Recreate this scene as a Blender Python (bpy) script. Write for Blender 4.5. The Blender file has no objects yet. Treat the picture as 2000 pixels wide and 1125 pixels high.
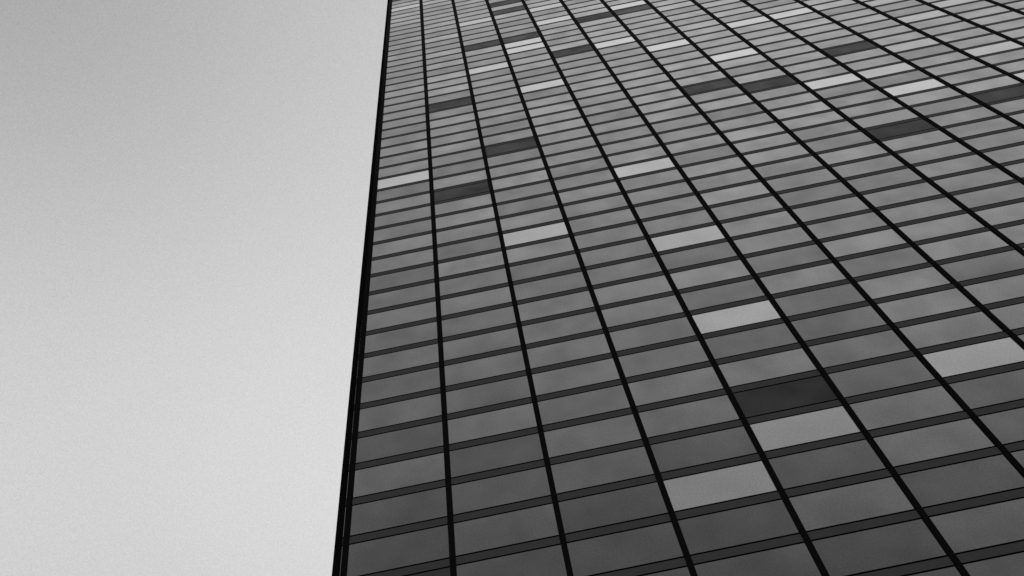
import bpy, math, random
from mathutils import Matrix, Vector

random.seed(7)
scene = bpy.context.scene
col = scene.collection

# ------------------------------------------------------------------ measures
BAY = 7.508            # mullion to mullion, metres
FLOOR = 3.6            # storey height
Z0 = 37.07             # height of spandrel number 0
R_LOW, R_HIGH = -9, 60 # storeys built
BAYS = 20


def zf(v):
    return Z0 + FLOOR * v


# ------------------------------------------------------------------ camera
cam_d = bpy.data.cameras.new("camera")
cam_d.sensor_width = 36.0
cam_d.lens = 28.008
cam_d.clip_end = 5000
cam = bpy.data.objects.new("camera", cam_d)
col.objects.link(cam)
right = Vector((0.97986631, 0.1672321, -0.1090662))
up = Vector((0.19965267, -0.82320924, 0.5314747))
back = Vector((-0.00090467, -0.54254951, -0.84002334))
cam.matrix_world = Matrix(((right.x, up.x, back.x, 2.00018 * BAY),
                           (right.y, up.y, back.y, -5.76828 * BAY),
                           (right.z, up.z, back.z, 1.6),
                           (0, 0, 0, 1)))
scene.camera = cam

# ------------------------------------------------------------------ sky, sun, exposure
SUN_EL, SUN_AZ = math.radians(18), math.radians(178)   # azimuth from +y (behind the tower) towards +x: behind the camera
world = bpy.data.worlds.new("World")
scene.world = world
world.use_nodes = True
nt = world.node_tree
nt.nodes.clear()
sky = nt.nodes.new("ShaderNodeTexSky")
sky.sky_type = 'NISHITA'
sky.sun_disc = False
sky.sun_elevation = SUN_EL
sky.sun_rotation = SUN_AZ
sky.altitude = 0
sky.air_density = 4.0
sky.dust_density = 0.0
sky.ozone_density = 1.0
bw = nt.nodes.new("ShaderNodeRGBToBW")
bg = nt.nodes.new("ShaderNodeBackground")
bg.inputs["Strength"].default_value = 0.1275
out = nt.nodes.new("ShaderNodeOutputWorld")
nt.links.new(sky.outputs[0], bw.inputs[0])
# thin even cloud: broad soft drifts and a fine dapple over the whole sky
tc = nt.nodes.new("ShaderNodeTexCoord")


def sky_noise(scale, detail, amount, drift=0.0, rough=0.6):
    t = nt.nodes.new("ShaderNodeTexNoise")
    t.noise_dimensions = '4D'
    t.inputs["W"].default_value = drift
    t.inputs["Scale"].default_value = scale
    t.inputs["Detail"].default_value = detail
    t.inputs["Roughness"].default_value = rough
    nt.links.new(tc.outputs["Generated"], t.inputs["Vector"])
    a = nt.nodes.new("ShaderNodeMath")
    a.operation = 'MULTIPLY_ADD'
    a.inputs[1].default_value = amount
    a.inputs[2].default_value = 1.0 - amount / 2
    nt.links.new(t.outputs[0], a.inputs[0])
    return a.outputs[0]


m1 = nt.nodes.new("ShaderNodeMath")
m1.operation = 'MULTIPLY'
nt.links.new(sky_noise(1.1, 0.0, 1.8, 142.48, 0.5), m1.inputs[0])
nt.links.new(sky_noise(640.0, 1.0, 0.36), m1.inputs[1])
m2 = nt.nodes.new("ShaderNodeMath")
m2.operation = 'MULTIPLY'
nt.links.new(bw.outputs[0], m2.inputs[0])
nt.links.new(m1.outputs[0], m2.inputs[1])
nt.links.new(m2.outputs[0], bg.inputs["Color"])
nt.links.new(bg.outputs[0], out.inputs["Surface"])

sun_d = bpy.data.lights.new("sun", 'SUN')
sun_d.energy = 1.0
sun_d.angle = math.radians(12)
sun_d.color = (1, 1, 1)
sun = bpy.data.objects.new("sun", sun_d)
col.objects.link(sun)
sd = Vector((math.sin(SUN_AZ) * math.cos(SUN_EL), math.cos(SUN_AZ) * math.cos(SUN_EL), math.sin(SUN_EL)))
sun.rotation_euler = sd.to_track_quat('Z', 'Y').to_euler()

vs = scene.view_settings
vs.view_transform = 'Standard'
vs.look = 'None'
vs.exposure = 1.0
vs.gamma = 1.0
vs.use_curve_mapping = False
scene.cycles.use_denoising = False


# ------------------------------------------------------------------ materials
def new_mat(name):
    m = bpy.data.materials.new(name)
    m.use_nodes = True
    n = m.node_tree
    n.nodes.clear()
    o = n.nodes.new("ShaderNodeOutputMaterial")
    return m, n, o


def math_node(n, op, a, b=None, c=None):
    x = n.nodes.new("ShaderNodeMath")
    x.operation = op
    for i, s in enumerate((a, b, c)):
        if s is None:
            continue
        if isinstance(s, (int, float)):
            x.inputs[i].default_value = s
        else:
            n.links.new(s, x.inputs[i])
    return x.outputs[0]


def noise(n, scale, detail=2.0, rough=0.5, vec=None):
    t = n.nodes.new("ShaderNodeTexNoise")
    t.inputs["Scale"].default_value = scale
    t.inputs["Detail"].default_value = detail
    t.inputs["Roughness"].default_value = rough
    if vec is not None:
        n.links.new(vec, t.inputs["Vector"])
    return t.outputs[0]


def glass_mat(name, f0, grow, base, rough, stuff=False, spread=0.34, mottle=0.70, cap=0.77):
    """Double glazing with a reflective coating: a mirror film that strengthens
    towards grazing view over a dark room behind."""
    m, n, o = new_mat(name)
    geo = n.nodes.new("ShaderNodeNewGeometry")
    if stuff:
        rnd = math_node(n, 'SUBTRACT', geo.outputs["Random Per Island"], 0.5)
        off = geo.outputs["Random Per Island"]
    else:
        at = n.nodes.new("ShaderNodeAttribute")
        at.attribute_type = 'OBJECT'
        at.attribute_name = "tone"
        rnd = at.outputs["Fac"]
        oi = n.nodes.new("ShaderNodeObjectInfo")
        off = oi.outputs["Random"]
    comb = n.nodes.new("ShaderNodeCombineXYZ")
    n.links.new(math_node(n, 'MULTIPLY', off, 300.0), comb.inputs[1])
    add = n.nodes.new("ShaderNodeVectorMath")
    add.operation = 'ADD'
    n.links.new(geo.outputs["Position"], add.inputs[0])
    n.links.new(comb.outputs[0], add.inputs[1])
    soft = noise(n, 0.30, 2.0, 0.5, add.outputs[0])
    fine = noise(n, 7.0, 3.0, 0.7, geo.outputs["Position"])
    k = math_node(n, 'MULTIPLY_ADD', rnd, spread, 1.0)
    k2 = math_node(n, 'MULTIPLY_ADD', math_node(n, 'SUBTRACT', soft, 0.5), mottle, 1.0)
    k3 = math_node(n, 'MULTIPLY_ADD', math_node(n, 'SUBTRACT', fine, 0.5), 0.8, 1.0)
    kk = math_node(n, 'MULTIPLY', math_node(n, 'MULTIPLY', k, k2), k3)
    lw = n.nodes.new("ShaderNodeLayerWeight")
    lw.inputs["Blend"].default_value = 0.5
    fac = math_node(n, 'MULTIPLY_ADD', math_node(n, 'POWER', lw.outputs["Facing"], 2.0), grow, f0)
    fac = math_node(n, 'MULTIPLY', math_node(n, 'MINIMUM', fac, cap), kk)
    fac = math_node(n, 'MINIMUM', fac, 0.97)
    dif = n.nodes.new("ShaderNodeBsdfDiffuse")
    dif.inputs["Color"].default_value = (base, base, base, 1)
    glo = n.nodes.new("ShaderNodeBsdfGlossy")
    glo.inputs["Color"].default_value = (0.95, 0.95, 0.95, 1)
    glo.inputs["Roughness"].default_value = rough
    mix = n.nodes.new("ShaderNodeMixShader")
    n.links.new(fac, mix.inputs[0])
    n.links.new(dif.outputs[0], mix.inputs[1])
    n.links.new(glo.outputs[0], mix.inputs[2])
    n.links.new(mix.outputs[0], o.inputs["Surface"])
    return m


def metal_mat(name, base, rough, spec, var=0.3, scale=0.6):
    m, n, o = new_mat(name)
    p = n.nodes.new("ShaderNodeBsdfPrincipled")
    geo = n.nodes.new("ShaderNodeNewGeometry")
    a = noise(n, scale, 4.0, 0.6, geo.outputs["Position"])
    b = noise(n, 6.0, 3.0, 0.7, geo.outputs["Position"])
    s = math_node(n, 'ADD', math_node(n, 'MULTIPLY', a, 0.6), math_node(n, 'MULTIPLY', b, 0.4))
    k = math_node(n, 'MULTIPLY_ADD', math_node(n, 'SUBTRACT', s, 0.5), var * 2, 1.0)
    v = math_node(n, 'MULTIPLY', k, base)
    c = n.nodes.new("ShaderNodeCombineColor")
    for i in range(3):
        n.links.new(v, c.inputs[i])
    n.links.new(c.outputs[0], p.inputs["Base Color"])
    p.inputs["Roughness"].default_value = rough
    p.inputs["Specular IOR Level"].default_value = spec
    n.links.new(p.outputs[0], o.inputs["Surface"])
    return m


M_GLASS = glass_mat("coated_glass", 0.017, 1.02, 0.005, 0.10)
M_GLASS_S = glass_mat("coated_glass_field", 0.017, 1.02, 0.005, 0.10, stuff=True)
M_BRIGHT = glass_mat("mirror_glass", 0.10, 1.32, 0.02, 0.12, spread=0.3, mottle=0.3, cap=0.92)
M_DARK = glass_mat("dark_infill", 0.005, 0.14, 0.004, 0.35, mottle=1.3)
M_BAND = metal_mat("spandrel_metal", 0.0135, 0.6, 0.07)
M_MULL = metal_mat("mullion_metal", 0.0016, 0.6, 0.006)
M_POST = metal_mat("corner_metal", 0.0015, 0.7, 0.0)
M_GASKET = metal_mat("black_gasket", 0.002, 0.8, 0.0)
M_ROOF = metal_mat("roof_gravel", 0.22, 0.9, 0.2)
M_PAVING = metal_mat("paving_stone", 0.25, 0.85, 0.3, 0.35, 0.15)


# ------------------------------------------------------------------ mesh helpers
class MB:
    def __init__(self):
        self.v, self.f, self.m = [], [], []

    def box(self, x0, x1, y0, y1, z0, z1, front=0, side=0, x0t=None, x1t=None):
        """Axis box; the outer face (-y) takes slot `front`, the rest slot `side`."""
        a = len(self.v)
        x0t = x0 if x0t is None else x0t
        x1t = x1 if x1t is None else x1t
        self.v += [(x0, y0, z0), (x1, y0, z0), (x1, y1, z0), (x0, y1, z0),
                   (x0t, y0, z1), (x1t, y0, z1), (x1t, y1, z1), (x0t, y1, z1)]
        for q, s in (((0, 1, 5, 4), front), ((1, 2, 6, 5), side), ((2, 3, 7, 6), side),
                     ((3, 0, 4, 7), side), ((4, 5, 6, 7), side), ((3, 2, 1, 0), side)):
            self.f.append(tuple(a + i for i in q))
            self.m.append(s)

    def mesh(self, name, mats):
        me = bpy.data.meshes.new(name)
        me.from_pydata(self.v, [], self.f)
        for m in mats:
            me.materials.append(m)
        for p, s in zip(me.polygons, self.m):
            p.material_index = s
        me.update()
        return me


def link(name, me, parent=None, loc=(0, 0, 0)):
    o = bpy.data.objects.new(name, me)
    col.objects.link(o)
    o.location = loc
    if parent is not None:
        o.parent = parent
    return o


# ------------------------------------------------------------------ ground
mb = MB()
mb.box(-1500, 1500, -1500, 1500, -0.5, 0.0)
ground = link("ground", mb.mesh("ground", [M_PAVING]))
ground["kind"] = "structure"

# ------------------------------------------------------------------ tower
tower = bpy.data.objects.new("office_tower", None)
col.objects.link(tower)
tower["label"] = "black-framed glass office tower filling the right of the view"
tower["category"] = "tower"

X_L, X_R = -0.100 * BAY, BAYS * BAY
DEPTH = 46.0
Z_TOP = zf(R_HIGH)
mb = MB()
mb.box(X_L, X_R, 0.10, DEPTH, 0.0, Z_TOP)
link("core_wall", mb.mesh("core_wall", [M_GASKET]), tower)
mb = MB()
mb.box(X_L - 0.2, X_R + 0.2, -0.12, DEPTH + 0.2, Z_TOP, Z_TOP + 1.4)
link("parapet", mb.mesh("parapet", [M_MULL]), tower)

GAP = 0.017                 # half the open joint, in storeys
PANE_H = (0.8 - 2 * GAP) * FLOOR
BAND_H = (0.2 - 2 * GAP) * FLOOR
CELL_W = 0.96 * BAY

BRIGHT = {(0, 44): .8, (2, 37): .1, (3, 31): .9, (3, 30): 1.1, (2, 28): .6, (3, 24): .8, (5, 28): 1.0,
          (4, 34): .5, (4, 37): .1, (6, 34): .8, (6, 26): .9, (7, 23): 1.0, (8, 27): .5, (9, 27): .5,
          (8, 18): .7, (9, 18): .0, (9, 16): .8, (10, 20): -.4, (11, 23): -.4, (11, 18): .0,
          (12, 24): -.4, (11, 15): .5, (4, 14): .6, (8, 14): -1.2, (0, 17): 1.2, (2, 11): .6,
          (4, 9): .3, (4, 5): .6, (6, 2): .5, (4, 1): -.2, (3, 0): -.2}
DARK = {(3, 40), (3, 38), (2, 32), (3, 32), (4, 28), (5, 33), (6, 33), (1, 24), (2, 18), (6, 20), (7, 19),
        (9, 21), (8, 13), (10, 14), (1, 15), (4, 2), (0, -1), (0, 47)}


def pane_mesh(name, mat):
    b = MB()
    b.box(0, CELL_W, 0.0, 0.06, 0, PANE_H, 0, 1)
    return b.mesh(name, [mat, M_GASKET])


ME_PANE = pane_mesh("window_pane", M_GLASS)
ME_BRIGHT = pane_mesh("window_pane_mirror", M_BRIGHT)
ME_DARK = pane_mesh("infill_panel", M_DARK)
b = MB()
b.box(0, CELL_W, 0.0, 0.07, 0, BAND_H, 0, 1)
ME_BAND = b.mesh("spandrel_panel", [M_BAND, M_GASKET])


def seen(bay, row):
    """Cells of the facade that face the plaza within sight, lowest first."""
    lo = [-1, -1, -2, -2, -3, -3, -1, 2, 5, 9, 12, 15, 18, 21]
    hi = [47, 45, 43, 41, 40, 38, 36, 34, 32, 31, 29, 27, 25, 23]
    return bay < 14 and lo[bay] <= row <= hi[bay]


cells = [(bb, r) for bb in range(BAYS) for r in range(R_LOW, R_HIGH - 1)]
eye = Vector((2.0 * BAY, -5.768 * BAY, 1.6))


def apparent(c):
    p = Vector(((c[0] + .5) * BAY, 0, zf(c[1] + .5)))
    d = eye - p
    return abs(d.y) / d.length ** 3


vis = sorted((c for c in cells if seen(*c)), key=apparent, reverse=True)
special = [c for c in vis if c in BRIGHT or c in DARK]
plain = [c for c in vis if c not in BRIGHT and c not in DARK]
single = set(special) | set(plain[:300 - len(BRIGHT) - len(DARK) + 17])
band_single = set(vis[:300])

TONE = {(0, 2): .5, (1, 0): .5, (2, 2): .5, (1, 3): .5, (4, 7): .5, (4, 3): .5, (5, 6): .5, (6, 7): .5, (6, 5): .5,
        (6, 4): .5, (3, 3): .5, (7, 6): .5, (6, 18): .5, (7, 16): .5, (7, 12): .5, (6, 13): .5, (5, 11): .5,
        (10, 15): .5, (7, 20): .5, (6, 15): .5, (1, 37): .5, (1, 31): .5, (0, 31): .5, (1, 28): .5, (3, 21): .5,
        (3, 19): .5, (1, 26): .5, (1, 13): .5, (1, 10): .5, (2, 15): .5, (2, 10): .5, (4, -1): .5, (5, 0): .5,
        (0, 3): -.5, (1, 2): -.5, (0, 1): -.4, (0, 0): -.5, (2, 0): -.5, (4, 8): -.5, (4, 4): -.5, (4, 6): -.5,
        (5, 7): -.5, (5, 5): -.5, (5, 4): -.5, (6, 6): -.5, (5, 2): -.5, (7, 5): -.5, (6, 1): -.5, (8, 17): -.5,
        (9, 17): -.6, (5, 14): -.5, (7, 13): -.5, (7, 10): -.5, (6, 10): -.5, (10, 19): -.5, (9, 14): -.5,
        (6, 17): -.5, (0, 40): -.5, (0, 33): -.5, (3, 26): -.5, (3, 23): -.6, (2, 20): -.5, (4, 19): -.5,
        (0, 22): -.5, (0, 16): -.5, (1, 17): -.5, (1, 11): -.5, (0, 10): -.5, (2, 9): -.5, (2, 13): -.4, (4, 0): -.5,
        (3, -1): -.5, (4, -2): -.5, (3, 1): -.5, (5, -1): -.5}
field = MB()
bands = MB()
for c in cells:
    bay, row = c
    x = (bay + 0.02) * BAY
    z = zf(row + 0.1 + GAP)
    if c in single:
        if c in BRIGHT:
            o = link("window_pane", ME_BRIGHT, tower, (x, 0, z))
            o["label"] = "bright pane that mirrors the pale sky"
            o["tone"] = float(BRIGHT[c])
        elif c in DARK:
            o = link("infill_panel", ME_DARK, tower, (x, 0, z))
            o["label"] = "dark matt panel in place of a glass pane"
            o["tone"] = random.uniform(-.5, .5)
        else:
            o = link("window_pane", ME_PANE, tower, (x, 0, z))
            o["tone"] = TONE.get(c, random.uniform(-.3, .35))
    else:
        field.box(x, x + CELL_W, 0.0, 0.06, z, z + PANE_H, 0, 1)
    zb = zf(row - 0.1 + GAP)
    if c in band_single:
        link("spandrel_panel", ME_BAND, tower, (x, 0, zb))
    else:
        bands.box(x, x + CELL_W, 0.0, 0.07, zb, zb + BAND_H, 0, 1)
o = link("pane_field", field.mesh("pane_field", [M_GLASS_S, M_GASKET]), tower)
o["kind"] = "stuff"
o = link("spandrel_field", bands.mesh("spandrel_field", [M_BAND, M_GASKET]), tower)
o["kind"] = "stuff"


# mullions: broad flat fins that widen a little with height
def half(v):
    return (0.0275 + 0.00053 * v) * BAY


for i in range(BAYS + 1):
    mb = MB()
    xc = (i + 0.004) * BAY
    h0, h1 = half(-9.9), half(R_HIGH)
    mb.box(xc - h0, xc + h0, -0.10, 0.12, zf(-9.9), Z_TOP, 0, 0, xc - h1, xc + h1)
    link("mullion", mb.mesh("mullion", [M_MULL]), tower)

# corner: a narrow glazed slot, then the corner post
slot = MB()
for r in range(R_LOW, R_HIGH - 1):
    slot.box(-0.0385 * BAY, 0.0, 0.0, 0.06, zf(r + 0.1 + GAP), zf(r + 0.9 - GAP), 0, 1)
    slot.box(-0.0385 * BAY, 0.0, 0.0, 0.07, zf(r - 0.1 + GAP), zf(r + 0.1 - GAP), 2, 1)
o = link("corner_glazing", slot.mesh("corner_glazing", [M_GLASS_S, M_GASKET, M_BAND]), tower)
o["kind"] = "stuff"
mb = MB()
mb.box(-0.106 * BAY, -0.0345 * BAY, -0.03, 0.6, 0.0, Z_TOP)
link("corner_post", mb.mesh("corner_post", [M_POST]), tower)

# the flank round the corner, plainer, glazed in the same rhythm
flank = MB()
for r in range(R_LOW, R_HIGH - 1):
    for k in range(6):
        y0 = 0.7 + k * BAY
        for z0, z1, m in ((r + 0.1 + GAP, r + 0.9 - GAP, 0), (r - 0.1 + GAP, r + 0.1 - GAP, 2)):
            a = len(flank.v)
            flank.box(X_L - 0.04, X_L + 0.02, y0, y0 + 0.94 * BAY, zf(z0), zf(z1), 1, 1)
            flank.m[-3] = m
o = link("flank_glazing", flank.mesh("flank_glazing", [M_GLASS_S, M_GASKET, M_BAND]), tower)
o["kind"] = "stuff"
